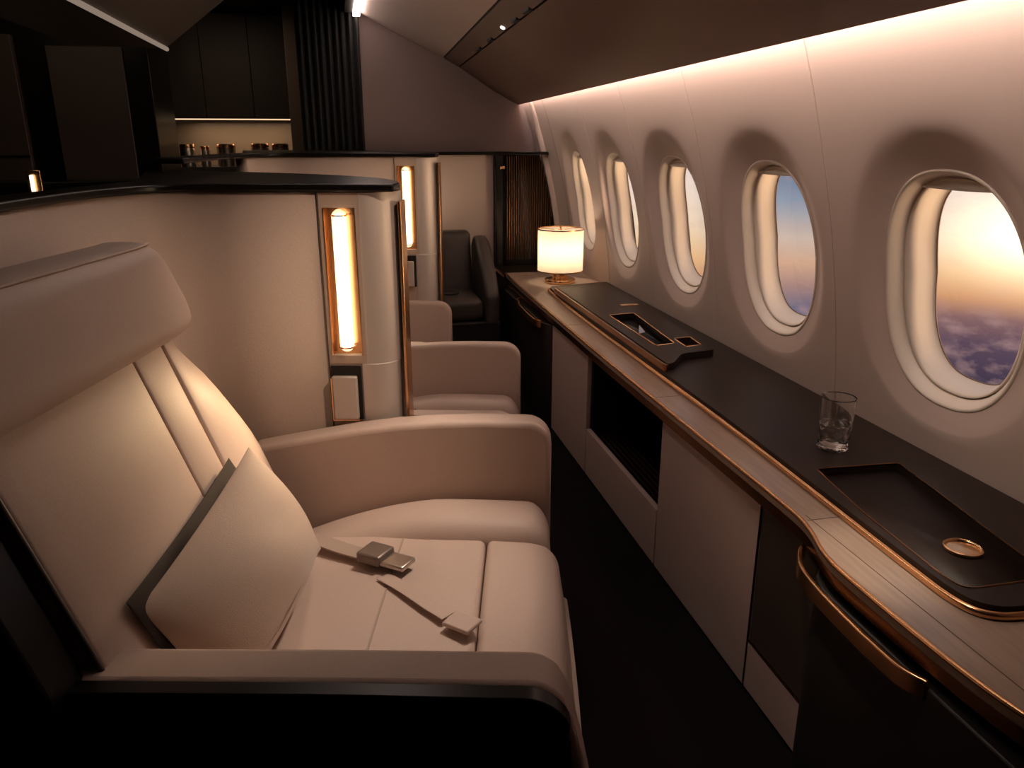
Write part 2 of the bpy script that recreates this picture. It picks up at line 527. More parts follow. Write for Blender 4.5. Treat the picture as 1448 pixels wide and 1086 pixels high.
# right-hand overhead bins
binr = thing('overhead_bin', 'long brown overhead bin sloping down to the lit window wall', 'overhead bin', (.9, 2, 1.66))
def bin_sec(y):
    E, G1, G2 = cross(y)
    mid = (E[0] * .55 + G1[0] * .45 + .012, E[1] * .55 + G1[1] * .45 - .018)
    return [E, mid, G1, (G1[0] + .012, G1[1] + .02), (G1[0] + .02, 2.33), (E[0] + .0, 2.33), (E[0] - .0, 1.86), (E[0] - .015, 1.80), (E[0] - .012, E[1] + .03), (E[0] + .006, E[1] + .012)]
long_panel('bin_panel', bin_sec, 'bin', binr, auto=25)
def psu_sec(y):
    E, G1, G2 = cross(y)
    dx, dz = G1[0] - G2[0], G1[1] - G2[1]
    p = (G2[0] + dx * .05, G2[1] + dz * .05); q = (G2[0] + dx * .93, G2[1] + dz * .93)
    return [p, q, (q[0] + .01, q[1] + .03), (p[0] + .01, p[1] + .03)]
psu = long_panel('service_strip', psu_sec, 'bin', binr, auto=25)
def seal_sec(y):
    E, G1, G2 = cross(y)
    return [(G2[0] - .01, G2[1] + .012), (G1[0] + .02, G1[1] + .02), (G1[0] + .02, G1[1] + .06), (G2[0] - .01, G2[1] + .06)]
long_panel('strip_backing', seal_sec, 'blackm', binr)
for y, k in ((3.56, .62), (4.55, .3), (4.95, .25), (2.4, .62), (1.2, .62)):
    E, G1, G2 = cross(y)
    c = Vector((G1[0] * .78 + G2[0] * .22, y, G1[1] * .78 + G2[1] * .22))
    ax = Vector((.46, 0, .89)).normalized(); t = Vector((.89, 0, -.46)).normalized()
    V, F = [], []
    for i in range(16):
        a = 2 * PI * i / 16
        d = t * math.cos(a) * .016 * k + Vector((0, 1, 0)) * math.sin(a) * .03 * k
        V += [c + d - ax * .004, c + d + ax * .01]
    F = [(2 * i, 2 * ((i + 1) % 16), 2 * ((i + 1) % 16) + 1, 2 * i + 1) for i in range(16)] + [tuple(2 * i for i in range(16))]
    mk('reading_light', V, F, 'spot' if k > .5 else 'steel', binr, smooth=False)
for y in (4.35, 3.95, 3.3, 3.05):
    E, G1, G2 = cross(y)
    c = Vector((G1[0] - .012, y, G1[1] + .008))
    box('vent', c - Vector((.012, .05, .008)), c + Vector((.012, .05, .008)), 'blackm', binr)
# warm light strip hidden behind the bin edge, washing the lining
def cove_sec(y):
    E, G1, G2 = cross(y)
    x = E[0] + .004
    return [(x, E[1] + .045), (x, E[1] + .075), (x - .012, E[1] + .075), (x - .012, E[1] + .045)]
long_panel('cove_light', cove_sec, 'cove', binr, YB=.98)

# centre ceiling light line next to the curtain
cl = thing('ceiling_light', 'bright cove light along the ceiling edge above the dark curtain', 'ceiling light', (.18, 3.2, 2.19))
box('light_diffuser', (.150, 1.2, 2.165), (.192, 5.34, 2.185), M['cove2'] if 'cove2' in M else emit('ceiling_cove', (1., .79, .69), 9.), cl, bevel=0)
boxes('housing', [((.10, -1.0, 2.186), (.197, 5.34, 2.335))], 'dark', cl)

# ------------------------------------------------------------------ seats (design frame: u forward, v across, z up)
AA = -math.radians(13.3)
def recl(z): return -.364 * (z - .45)
def make_seat():
    s = thing('suite_seat', 'large cream leather suite seat nearest the camera, with a pillow on it', 'seat', (-.4, 1.5, 0), AA, 'cream leather suite seats along the window aisle')
    # base plinth
    box('seat_base', (-.62, 1.02, 0), (-.02, 2.02, .26), 'blackm', s, bevel=.01)
    # cushion with stitched seam, and the front roll
    def cw(u, v, z):
        return (u, v, z - .010 * max(0, (u + .1)) / .2 - .02 * max(0., -u - .35))
    softbox('seat_cushion', (-.66, 1.055, .24), (-.103, 1.835, .447), .018, 'leather', s, bulge=(0, 0, .012), warp=cw)
    def fw(u, v, z):
        t = max(0, (.44 - z)) ; k = max(0., (u - .0) / .088)
        return (u + (.03 * t / .2 if u > -.05 else 0), v, z - (.055 * k ** 2.2 if z > .3 else 0) - .010 * max(0, (u + .1)) / .2)
    softbox('front_roll', (-.0985, 1.055, .16), (.088, 1.835, .447), .016, 'leather', s, n=(14, 14, 8), bulge=(.008, 0, .010), warp=fw)
    tube('stitching', [(-.320, 1.08 + .74 * k / 20, .4545 + .012 * (1 - ((-.320 + .38) / .28) ** 2) * (1 - ((1.08 + .74 * k / 20 - 1.445) / .39) ** 2) - .009) for k in range(21)], .0035, 'belt', s, 6)
    # roll pad along the far arm
    def bw(u, v, z): return (u, v, z - .42 * max(0., -u - .22) ** 1.6 - (.03 * max(0., (u - .0) / .07) ** 2 if z > .3 else 0))
    softbox('side_bolster', (-.66, 1.80, .14), (.068, 2.012, .482), .06, 'leather', s, bulge=(0, 0, .012), warp=bw)
    # arms
    far = [(-.78, .06), (.072, .06)] + [(.072, .60)] + arc(.002, .63, .070, 0, 90, 8) + [(-.12, .702), (-.24, .699), (-.36, .690), (-.47, .675), (-.58, .655), (-.70, .632), (-.78, .615)]
    prism('armrest', far, 2.008, 2.092, 'leather', s, 'y', bevel=.016, seg=4, angle=50)
    near = [(-.80, .10), (.15, .10), (.125, .36), (.098, .50), (.075, .60)] + arc(.005, .605, .062, 10, 90, 8) + [(-.3, .667), (-.62, .664), (-.80, .660), (-1.15, .650)]
    near[0] = (-1.15, .10)
    prism('armrest', near, .972, 1.062, 'leather', s, 'y', bevel=.014, seg=4, angle=50)
    # dark shell on the aisle-camera side with a gloss black frame
    shell = [(-.98, .0), (.04, .0), (.05, .56)] + arc(.0, .575, .048, 0, 90, 6) + [(-.7, .625), (-.98, .625)]
    box('shell_panel', (-1.15, .958, .02), (.04, .972, .62), 'dark2', s, bevel=.004)
    pf = [(.072, 0.02), (.066, .3), (.058, .50)] + arc(-.004, .590, .058, 0, 90, 8) + [(-.3, .650), (-.6, .648), (-1.15, .638)]
    V, F = sweep([(p[0], .955, p[1]) for p in pf], [(-.016, -.022), (.016, -.022), (.016, .022), (-.016, .022)])
    o = mk('shell_frame', V, F, 'black', s, bevel=.008, seg=3)
    # side wing that closes the back at the near side
    wing = [(-1.02, .1), (-.66, .1), (-.66, .60), (-.685, .70), (-.765, .93), (-.81, 1.0), (-1.05, 1.02)]
    prism('shell_wing', wing, .90, .992, 'black', s, 'y', bevel=.012, seg=3, angle=40)
    # reclined back in three upholstered panels
    def vr(z): return 1.875 - .165 * max(0., min(1., (z - .70) / .33)) ** 1.2
    def back(u, v, z): return (u + recl(z), v, z)
    softbox('backrest', (-.715, 1.003, .40), (-.575, 1.4755, 1.06), .009, 'leather', s, n=(4, 12, 14), bulge=(.014, 0, 0), warp=back)
    def mid(u, v, z):
        k = (v - 1.478) / .13
        return (u + recl(z), 1.478 + k * .1265, z)
    softbox('backrest_border', (-.715, 1.477, .40), (-.576, 1.605, 1.07), .007, 'leather', s, n=(4, 6, 14), bulge=(.006, 0, 0), warp=mid)
    def wng(u, v, z):
        k = (v - 1.607) / .265
        top = 1.0 if z < .98 else 1 - (z - .98) * 1.2
        vv = 1.607 + k * (vr(z) - 1.607)
        return (u + recl(z) - .035 * max(0, k) ** 2.5, vv, z - .03 * max(0., k) * max(0., (z - .9) / .15))
    softbox('backrest_wing', (-.72, 1.607, .40), (-.575, 1.872, 1.065), .012, 'leather', s, n=(4, 8, 14), bulge=(.008, 0, 0), warp=wng)
    # piping on the near edge of the back
    tube('piping', [(-.578 + recl(z), 1.000, z) for z in [.42 + .63 * k / 12 for k in range(13)]], .005, 'leather_dark', s, 8)
    # back shell
    def bsh(u, v, z): return (u + recl(z), v, z)
    softbox('back_shell', (-.80, .985, .10), (-.718, 1.86, 1.10), .03, 'blackm', s, n=(2, 4, 8), warp=bsh)
    # headrest
    def hw(u, v, z):
        k = max(0, (v - 1.60)) / .17
        return (u - .24 * (z - 1.03) - .022 * k * k, v - .05 * max(0., (z - 1.10) / .14) * max(0., min(1., (v - 1.35) / .4)), z)
    h = softbox('headrest', (-.885, .90, 1.028), (-.745, 1.757, 1.236), .045, 'leather', s, n=(4, 16, 8), bulge=(.010, 0, .004), warp=hw)
    tube('piping', [hw(-.762, .93 + .80 * k / 20, 1.2315) for k in range(21)], .003, 'leather', h, 8)
    # belt half with lift buckle, second half with the tongue
    zc = .463
    b = ribbon('seat_belt', spline([(-.60, 1.80, .462), (-.52, 1.755, .470), (-.45, 1.715, .4705), (-.385, 1.683, .4715)], 6), .048, .004, 'belt', s)
    d = Vector((.90, -.43, 0)).normalized(); w = Vector((.43, .90, 0)).normalized()
    c = Vector((-.365, 1.672, .482))
    def obox(name, c, l, wd, hh, m, par, bev=.004, dd=d, ww=w):
        V = [c + dd * (sx * l) + ww * (sy * wd) + Vector((0, 0, sz * hh)) for sz in (-1, 1) for sx, sy in ((-1, -1), (1, -1), (1, 1), (-1, 1))]
        F = [(0,3,2,1),(4,5,6,7),(0,1,5,4),(1,2,6,5),(2,3,7,6),(3,0,4,7)]
        return mk(name, V, F, m, par, bevel=bev)
    bk = obox('buckle', c, .034, .034, .014, 'buckle', b, .006)
    obox('buckle_flap', c + d * .058 + Vector((0, 0, -.004)), .040, .029, .0065, 'steel', b)
    t = ribbon('seat_belt', spline([(-.335, 1.605, .462), (-.27, 1.54, .4685), (-.21, 1.48, .4685), (-.165, 1.44, .4675)], 6), .036, .002, 'leather', s)
    d2 = Vector((.86, -.51, 0)); w2 = Vector((.51, .86, 0))
    obox('buckle_tongue', Vector((-.133, 1.415, .469)), .034, .028, .005, 'leather', t, .004, d2, w2)
    return s
seat1 = make_seat()

def place_seat(src, uo, v_near, sy, label):
    c = copy_tree(src)
    c.scale = (1, sy, .938)
    off = Vector((-.4 + uo, v_near + (1.5 - .97) * sy, 0))
    c.location = Matrix.Rotation(AA, 3, 'Z') @ off
    c['label'] = label
    return c
seat2 = place_seat(seat1, -.095, 2.262, .735, 'second cream leather seat, behind the partition with the large wall light')
seat3 = place_seat(seat1, -.455, 3.13, .70, 'third cream leather seat, below the smaller, farther wall light')

# throw pillow leaning on the back
def cushion_patch(name, A, D, B, C, front, back, m, parent, pw=.8, bow=.06, crease=True, n=30):
    V = []; F = []
    nrm = (B - A).cross(D - A).normalized()
    if nrm.x < 0: nrm = -nrm
    for side in (1, -1):
        for i in range(n + 1):
            for j in range(n + 1):
                s2 = math.sin((2 * i / n - 1) * PI / 2); t2 = math.sin((2 * j / n - 1) * PI / 2)
                # sides bow a little so that the corners stay pointed
                ss = .5 + .5 * s2 * (1 + (bow if s2 < 0 else -.04) * (1 - t2 * t2)); tt = .5 + .5 * t2 * (1 - .05 * (1 - s2 * s2))
                p = A * (1 - ss) * (1 - tt) + D * ss * (1 - tt) + B * (1 - ss) * tt + C * ss * tt
                e = max(0, (1 - s2 ** 2)) * max(0, (1 - t2 ** 2))
                h = (front if side == 1 else -back) * e ** pw
                wr = 0
                if crease and side == 1:
                    wr = .003 * math.sin(11 * ss + 6 * tt) * e
                    wr -= .012 * math.exp(-((tt - .78 - .20 * (ss - .5)) / .028) ** 2) * math.exp(-((ss - .58) / .17) ** 2)
                    wr -= .006 * math.exp(-((tt - .32 + .30 * (ss - .3)) / .03) ** 2) * math.exp(-((ss - .30) / .14) ** 2)
                V.append(p + nrm * (h + wr))
    m2 = (n + 1) ** 2
    for side in (0, 1):
        for i in range(n):
            for j in range(n):
                a = side * m2 + i * (n + 1) + j
                F.append((a, a + 1, a + n + 2, a + n + 1))
    return mk(name, V, F, m, parent)
pl = thing('throw_pillow', 'beige velvet throw pillow leaning in the nearest cream seat', 'pillow', (-.55, 1.4, .45), AA)
cushion_patch('pillow_front', Vector((-.600, 1.550, .812)), Vector((-.645, 1.108, .700)), Vector((-.497, 1.672, .497)), Vector((-.525, 1.130, .455)), .105, .035, 'velvet', pl, .72)
bp_ = cushion_patch('pillow_slab', Vector((-.664, 1.592, .768)), Vector((-.652, 1.088, .726)), Vector((-.565, 1.66, .50)), Vector((-.565, 1.11, .47)), .018, .010, 'pillow_slab', pl, .6, 0, False)  # thin dark brown slab, shows as a dark band beside the pillow
bp_['label'] = 'thin dark brown slab behind the pillow'

# ------------------------------------------------------------------ suite partitions
def make_partition(du, dv, dz, left, label, lampk=1.):
    T = lambda p: (p[0] + du, p[1] + dv)
    r = thing('suite_partition', label, 'partition', (-.6 + du, 2.15 + dv, 0), AA, 'curved suite partitions')
    wrap = [(-1.036 - left, 1.78), (-1.028 - left, 1.62), (-1.012 - left, 1.48), (-.985 - left, 1.25), (-.96 - left, 1.05), (-1.03 - left, 1.03), (-1.06 - left, 1.25), (-1.09 - left, 1.62), (-1.10 - left, 1.80)]
    inner = [(-.561, 2.112), (-.82 - left, 2.112)] + [(-.90 - left, 2.104), (-.963 - left, 2.070), (-1.004 - left, 2.0), (-1.027 - left, 1.90)] + (wrap[:5] if left < .05 else [])
    outer = (wrap[5:] if left < .05 else []) + [(-1.09 - left, 1.94), (-1.05 - left, 2.11), (-.97 - left, 2.165), (-.90 - left, 2.175), (-.561, 2.175)]
    sp = lambda L, n=4: [tuple(q)[:2] for q in spline([(p[0], p[1], 0) for p in L], n)]
    inn = [inner[0]] + sp(inner[1:]); out = sp(outer[:-1]) + [outer[-1]]
    prism('panel', [T(p) for p in inn + out], 0.0, 1.312 + dz, 'panel', r, 'z', bevel=0)
    # dark gloss ledge on top
    led = [(-.352, 2.098), (-.82 - left, 2.098)] + sp([(-.895 - left, 2.091), (-.955 - left, 2.058), (-.994 - left, 1.99), (-1.017 - left, 1.89), (-1.024 - left, 1.78), (-1.018 - left, 1.62), (-1.002 - left, 1.48), (-.975 - left, 1.25), (-.95 - left, 1.04)])
    led += [(-1.06 - left, 1.02), (-1.09 - left, 1.25), (-1.125 - left, 1.68), (-1.115 - left, 2.25), (-1.40 - left, 2.92)] + sp([(-1.30 - left, 2.96), (-1.1 - left, 2.90), (-.86, 2.79), (-.62, 2.62), (-.45, 2.44), (-.37, 2.27), (-.345, 2.16)])
    prism('top_ledge', [T(p) for p in led], 1.314 + dz, 1.334 + dz, 'black', r, 'z', bevel=.006, seg=3, angle=50)
    # lamp column: flat face, then a rounded corner
    def plan(x0, r0, back, inset=0.):
        return [(x0, 2.104 + inset), (-.452, 2.104 + inset)] + [(-.452 + (.096) * math.sin(math.radians(a)), 2.104 + inset + r0 * (1 - math.cos(math.radians(a)))) for a in range(9, 91, 9)] + [(-.356, back), (x0, back)]
    prism('lamp_column', [T(p) for p in plan(-.447, .095, 2.24, .007)], .838 + dz, 1.311 + dz, 'column', r, 'z', bevel=.0025, seg=2, angle=50)
    # face plate with the lamp recess cut through
    fx0, fx1, z0, z1 = -.5585, -.4485, .838 + dz, 1.311 + dz
    hx0, hx1, h0, h1 = -.549, -.462, .862 + dz, 1.272 + dz
    boxes('face_plate', [((fx0 + du, 2.112 + dv, z0), (hx0 + du, 2.150 + dv, z1)), ((hx1 + du, 2.112 + dv, z0), (fx1 + du, 2.150 + dv, z1)),
                         ((hx0 + du, 2.112 + dv, z0), (hx1 + du, 2.150 + dv, h0)), ((hx0 + du, 2.112 + dv, h1), (hx1 + du, 2.150 + dv, z1)), ((fx0 + du, 2.145 + dv, z0), (fx1 + du, 2.175 + dv, z1)), ((fx0 + du, 2.114 + dv, .02), (fx1 + du, 2.175 + dv, z0 - .001))], 'panel', r)
    # lower, set-back round of the column
    low = [(-.468, 2.112), (-.440, 2.108)] + [(-.440 + .075 * math.sin(math.radians(a)), 2.108 + .075 * (1 - math.cos(math.radians(a)))) for a in range(10, 91, 10)] + [(-.365, 2.24), (-.468, 2.24)]
    prism('lower_column', [T(p) for p in low], 0, .838 + dz, 'column', r, 'z', bevel=.002, seg=2, angle=50)
    # wall light
    lamp = boxes('wall_light', [((hx0 + du, 2.134 + dv, h0), (hx1 + du, 2.144 + dv, h1)), ((hx0 + du + .0003, 2.1105 + dv, h0), (hx0 + du + .003, 2.1335 + dv, h1)), ((hx1 + du - .003, 2.1105 + dv, h0), (hx1 + du - .0003, 2.1335 + dv, h1))], 'bronze', r)
    uc = (hx0 + hx1) / 2 + du
    a, b = h0 + .012, h1 - .004
    def pill(q, a, b): return [(.0005, a)] + [(q * math.sin(math.radians(t)), a + q - q * math.cos(math.radians(t))) for t in range(15, 91, 15)] + [(q * math.cos(math.radians(t)), b - q + q * math.sin(math.radians(t))) for t in range(0, 90, 15)] + [(.0005, b)]
    lathe('light_tube', pill(.0120, a + .008, b - .010), uc, 2.112 + dv, 'tube', lamp, 24)
    lathe('glass_capsule', pill(.0195, a, b), uc, 2.112 + dv, 'capsule', lamp, 32)
    for (zz, hh) in ((a + .012, .004), (b - .018, .004)):
        lathe('tube_clip', [(.0200, zz), (.0215, zz), (.0215, zz + hh), (.0200, zz + hh)], uc, 2.112 + dv, 'brass', lamp, 24, closed=True)
    # slot with the handset
    sl = box('handset_slot', (-.556 + du, 2.108 + dv, .672 + dz), (-.470 + du, 2.1125 + dv, .832 + dz), 'blackm', r, bevel=0)
    hs = box('handset', (-.552 + du, 2.088 + dv, .676 + dz), (-.480 + du, 2.1075 + dv, .805 + dz), 'column', sl, bevel=.005, seg=3)
    boxes('handset_edge', [((-.554 + du, 2.0895 + dv, .6735 + dz), (-.478 + du, 2.0935 + dv, .6765 + dz)), ((-.5545 + du, 2.0895 + dv, .6735 + dz), (-.5515 + du, 2.0935 + dv, .80 + dz))], 'bronze', hs)
    box('edge_trim', (-.3525 + du, 2.150 + dv, 0.02), (-.3435 + du, 2.235 + dv, 1.285 + dz), 'bronze', r, bevel=.002)
    # fine joint between fabric and lamp column
    box('joint', (-.5615 + du, 2.1085 + dv, .02), (-.5595 + du, 2.1125 + dv, 1.311 + dz), 'seam', r, bevel=0)
    return r
p1 = make_partition(0, 0, 0, 0, 'nearest curved beige partition with a large vertical wall light')
p2 = make_partition(-.095, 1.84, .047, .19, 'second beige partition, farther along, with a smaller vertical wall light')

# last partition before the bulkhead with ribbed screen beside the windows
p3 = thing('end_partition', 'pale partition before the bulkhead, behind the dark empty seat', 'partition', (.8, 5.24, 0))
box('panel', (.15, 5.20, 0), (1.0, 5.25, 1.345), 'ceil', p3, bevel=.003)
prism('top_ledge', rounded([(.12, 5.14), (1.0, 5.16), (1.36, 5.10), (1.40, 5.20), (1.36, 5.30), (.12, 5.30)], .03), 1.346, 1.364, 'black', p3, 'z', bevel=.004)
box('light_mount', (.36, 5.17, .85), (.42, 5.199, 1.28), 'bronze', p3, bevel=.003)
lathe('light_tube', [(.0005, .87), (.014, .88), (.014, 1.25), (.0005, 1.26)], .39, 5.150, 'tube', p3, 20)  # tube and its mount added out of view to brighten the end panel
rs = thing('ribbed_screen', 'dark fluted screen with fine gold ribs between partition and windows', 'screen', (1.2, 5.18, 0))
outl = [(1.06, 0)] + [(wx(z) - .045, z) for z in [0, .3, .6, .8, 1.0, 1.2]] + [(wx(1.34) - .045, 1.342), (1.06, 1.342)]
prism('screen_panel', outl, 5.18, 5.22, 'dark', rs, 'y', bevel=0)
V, F = [], []
for k in range(20):
    x = 1.085 + k * .0155
    top = 1.335
    v, f = box_geo((x, 5.170, .66), (x + .004, 5.182, top)); n = len(V); V += v; F += [tuple(i + n for i in q) for q in f]
o = mk('ribs', V, F, mat('rib_bronze', (.15, .078, .038), .3, metal=1), rs, smooth=False); o['kind'] = 'stuff'
box('screen_post', (1.002, 5.14, 0), (1.055, 5.24, 1.343), 'black', rs, bevel=.008)
box('hook', (1.03, 5.125, 1.255), (1.062, 5.142, 1.275), 'bronze', rs, bevel=.004)

# dark empty seat in the end suite, facing the camera
ds = thing('end_suite_seat', 'dark grey leather seat facing the aisle in the end suite', 'seat', (.67, 4.85, 0))
def dw(x, y, z): return (x, y + .25 * (z - .5), z)
softbox('backrest', (.46, 4.86, .42), (.80, 4.97, .885), .03, 'leather_dark', ds, n=(8, 2, 8), bulge=(0, .01, 0), warp=dw)
softbox('seat_cushion', (.44, 4.50, .40), (.80, 4.90, .53), .035, 'leather_dark', ds, bulge=(0, 0, .015))
arm = [(4.50, .30), (4.50, .55)] + [(4.60, .66), (4.75, .78), (4.86, .845), (4.97, .86), (5.05, .80), (5.05, .30)]
prism('armrest', arm, .815, .905, 'leather_dark', ds, 'x', bevel=.03, seg=4, angle=30)
prism('armrest', arm, .36, .435, 'leather_dark', ds, 'x', bevel=.03, seg=4, angle=30)
box('seat_base', (.36, 4.49, 0), (.905, 4.98, .395), 'blackm', ds, bevel=.01)
box('base_trim', (.50, 4.482, .452 - .07), (.74, 4.490, .456 - .07), 'bronzed', ds, bevel=0)
lathe('seat_cap', [(.001, .553), (.05, .553), (.055, .549), (.055, .543)], .62, 4.66, 'blackm', ds, 24)

# ------------------------------------------------------------------ console along the windows
wt = thing('console_worktop', 'long walnut ledge under the windows with a recessed dark top', 'worktop', (1.2, 2.6, .57))
edge = [(.99, 4.76), (.978, 4.40), (.972, 3.9), (.962, 2.9), (.962, 2.3), (.964, 1.75), (.965, 1.48), (.962, 1.385), (.950, 1.325), (.930, 1.262), (.919, 1.20), (.918, 1.08), (.921, .95), (.926, .86), (.938, .77), (.965, .67), (1.02, .57), (1.12, .48), (1.25, .43)]
es = [tuple(p)[:2] for p in spline([(p[0], p[1], 0) for p in edge], 5)]
def inset(L, d):  # move the outline towards the windows
    return [(p[0] + d, p[1]) for p in L]
rim = [(1.452, .962), (1.30, .962), (1.17, .962), (1.125, .964), (1.083, .972), (1.056, .996), (1.044, 1.045), (1.044, 1.12), (1.047, 1.25), (1.055, 1.5), (1.063, 1.8), (1.067, 2.1), (1.067, 2.6), (1.068, 3.1), (1.074, 3.6), (1.090, 4.02), (1.098, 4.10), (1.125, 4.135), (1.20, 4.145), (1.40, 4.20)]
rs_ = [tuple(p)[:2] for p in spline([(p[0], p[1], 0) for p in rim], 5)]
prism('wood_top', es + [(1.466, .42), (1.466, 4.76)], .612, .641, 'wood', wt, 'z', bevel=.005, seg=3, angle=60)
prism('fascia', inset(es, .012) + [(1.466, .43), (1.466, 4.75)], .574, .612, 'bronzed', wt, 'z', bevel=.004, seg=2, angle=60)
tube('edge_trim', [(p[0] - .001, p[1], .6375) for p in es], .0052, 'bronze', wt, 8)
tube('lower_trim', [(.992, 4.7, .572), (.992, 3, .572), (.992, 1.40, .572), (.985, 1.352, .572)], .0028, 'bronze', wt, 6)
# seams in the veneer
box('veneer_seam', (.9775, .80, .6405), (.979, 1.40, .6416), 'seam', wt, bevel=0)
for y in (1.375, 2.25, 3.30):
    box('veneer_seam', (.968, y, .6405), (1.05, y + .0015, .6416), 'seam', wt, bevel=0)
tube('gold_rim', [(p[0], p[1], .648) for p in rs_], .0085, 'bronze', wt, 12)
# dark top inside the rim, with tray and storage recess
inn = [(p[0] + .006, p[1] + (.004 if p[1] < 1.0 else 0)) for p in rs_]
tray = rounded([(1.118, 1.578), (1.342, 1.567), (1.285, 1.20), (1.262, 1.034), (1.068, 1.034), (1.066, 1.10), (1.082, 1.35)], [.012, .012, .03, .05, .05, .02, .05])
plate('dark_top', inn + [(1.463, 4.2), (1.463, .963)], [tray], .6415, .664, 'darktop', wt, bevel=.003)
prism('tray_floor', tray, .6412, .6440, 'darktop', wt, 'z', bevel=0)
lip = [(p[0], p[1], .6645) for p in tray]
tube('tray_lip', lip, .0018, 'bronzed', wt, 6, closed=True)
box('tray_glint', (1.150, 1.5745, .646), (1.285, 1.5765, .6495), 'bronzed', wt, bevel=0)  # bronze bar standing in for light reflected off the recess wall
# storage module near the lamp
hous = rounded([(1.092, 2.452), (1.125, 2.47), (1.20, 2.575), (1.345, 2.60), (1.40, 3.95), (1.10, 3.965)], [.03, .03, .03, .02, .02, .012])
well = rounded([(1.150, 2.70), (1.235, 2.72), (1.275, 3.27), (1.150, 3.25)], .01)
well2 = rounded([(1.255, 2.66), (1.325, 2.675), (1.335, 2.80), (1.262, 2.79)], .008)
plate('storage_module', hous, [well, well2], .6645, .690, 'darktop', wt, bevel=.004)
prism('well_floor', well, .6645, .6665, 'black', wt, 'z', bevel=0)
prism('well_floor', well2, .6645, .6665, 'bronze', wt, 'z', bevel=0)
tube('well_trim', [(p[0], p[1], .6905) for p in well], .002, 'bronze', wt, 6, closed=True)
tube('well_trim', [(p[0], p[1], .6905) for p in well2], .002, 'bronze', wt, 6, closed=True)
V, F = sweep(spline([(1.088, 3.95, .677), (1.084, 3.3, .677), (1.081, 2.6, .677), (1.081, 2.465, .677), (1.09, 2.445, .677)], 6), [(-.004, -.013), (.004, -.013), (.004, .013), (-.004, .013)])
mk('module_rail', V, F, 'bronzed', wt, bevel=.003)
mk('latch', [(1.19, 2.98, .668), (1.225, 3.0, .668), (1.215, 3.06, .668), (1.205, 3.02, .695)], [(0, 1, 2), (0, 1, 3), (1, 2, 3), (2, 0, 3)], 'steel', wt, smooth=False)  # small steel wedge, a bright triangle in the well
box('latch', (1.27, 3.42, .690), (1.36, 3.45, .694), 'bronze', wt, bevel=.001)

# cabinets below
def cab_unit(label, y0, y1, cat='cabinet', name='console_cabinet'):
    return thing(name, label, cat, (1.22, (y0 + y1) / 2, 0), group='cabinets under the window ledge')
def carcass(c, y0, y1, m='dark2'):
    box('carcass', (1.022, y0 + .002, .045), (1.462, y1 - .002, .573), m, c, bevel=0)
    box('plinth', (1.03, y0 + .002, 0), (1.45, y1 - .002, .044), 'blackm', c, bevel=0)
c = cab_unit('taupe cabinet with one plain door at the far side of the open niche', 3.075, 3.66)
carcass(c, 3.075, 3.66); box('door', (1.0, 3.077, .012), (1.021, 3.658, .566), 'cab', c, bevel=.002)
c = cab_unit('cabinet with a dark open niche and slatted floor', 2.262, 3.07)
boxes('carcass', [((1.35, 2.264, .045), (1.462, 3.068, .573)), ((1.022, 2.264, .045), (1.35, 2.275, .573)), ((1.022, 3.057, .045), (1.35, 3.068, .573)),
                  ((1.022, 2.275, .045), (1.35, 3.057, .205)), ((1.022, 2.275, .562), (1.35, 3.057, .573))], 'blackm', c)
box('plinth', (1.03, 2.264, 0), (1.45, 3.068, .044), 'blackm', c, bevel=0)
box('door', (1.0, 2.264, .012), (1.021, 3.068, .224), 'cab', c, bevel=.002)
boxes('slatted_floor', [((1.03 + .022 * k, 2.28, .206), (1.041 + .022 * k, 3.05, .216)) for k in range(14)], 'bronzed', c)
box('niche_trim', (.999, 2.264, .5665), (1.006, 3.068, .5705), 'bronze', c, bevel=0)
c = cab_unit('wide plain taupe cabinet on the near side of the open niche', 1.617, 2.258)
carcass(c, 1.617, 2.258); box('door', (1.0, 1.619, .012), (1.021, 2.256, .566), 'cab', c, bevel=.002)
box('edge_trim', (.9995, 1.6155, .02), (1.004, 1.6178, .566), 'bronzed', c, bevel=0)
c = cab_unit('narrow cabinet with dark upper door and taupe lower drawer', 1.335, 1.613)
carcass(c, 1.335, 1.613); box('door', (1.003, 1.337, .160), (1.021, 1.611, .566), 'dark2', c, bevel=.002)
box('drawer', (1.0, 1.337, .012), (1.021, 1.611, .155), 'cab', c, bevel=.002)
box('edge_trim', (.999, 1.337, .1555), (1.005, 1.611, .1585), 'bronzed', c, bevel=0)
# bowed end cabinets
def bowed(y0, y1, x_out, label, hy0, hy1, hx):
    c = thing('bowed_cabinet', label, 'cabinet', (1.2, (y0 + y1) / 2, 0), group='cabinets under the window ledge')
    k = min(.12, (y1 - y0) * .2)
    pl = [(1.46, y0), (1.01, y0)] + [(1.01 + (x_out - 1.01) * math.sin(math.radians(a)), y0 + k * (1 - math.cos(math.radians(a)))) for a in range(15, 91, 15)]
    pl += [(1.01 + (x_out - 1.01) * math.sin(math.radians(a)), y1 - k * (1 - math.cos(math.radians(a)))) for a in range(90, 0, -15)] + [(1.01, y1), (1.46, y1)]
    prism('door', pl, .01, .556, 'dark', c, 'z', bevel=.004, seg=2, angle=50)
    path = spline([(.988, hy1 + .028, .5485), (.962, hy1 + .003, .5485), (hx + .022, hy1 - .06, .5485), (hx + .006, hy1 - .15, .5485), (hx, hy1 - .27, .5485), (hx, hy0 + .12, .5485), (hx + .004, hy0 + .05, .5485), (hx + .022, hy0 + .005, .5485)], 7)
    V, F = sweep(path, [(-.005, -.020), (.005, -.020), (.005, .020), (-.005, .020)])
    mk('handle', V, F, 'bronze', c, bevel=.003, seg=2)
    return c
c = bowed(.52, 1.330, .925, 'bowed black cabinet with a long bronze pull, nearest the camera', .925, 1.375, .905)
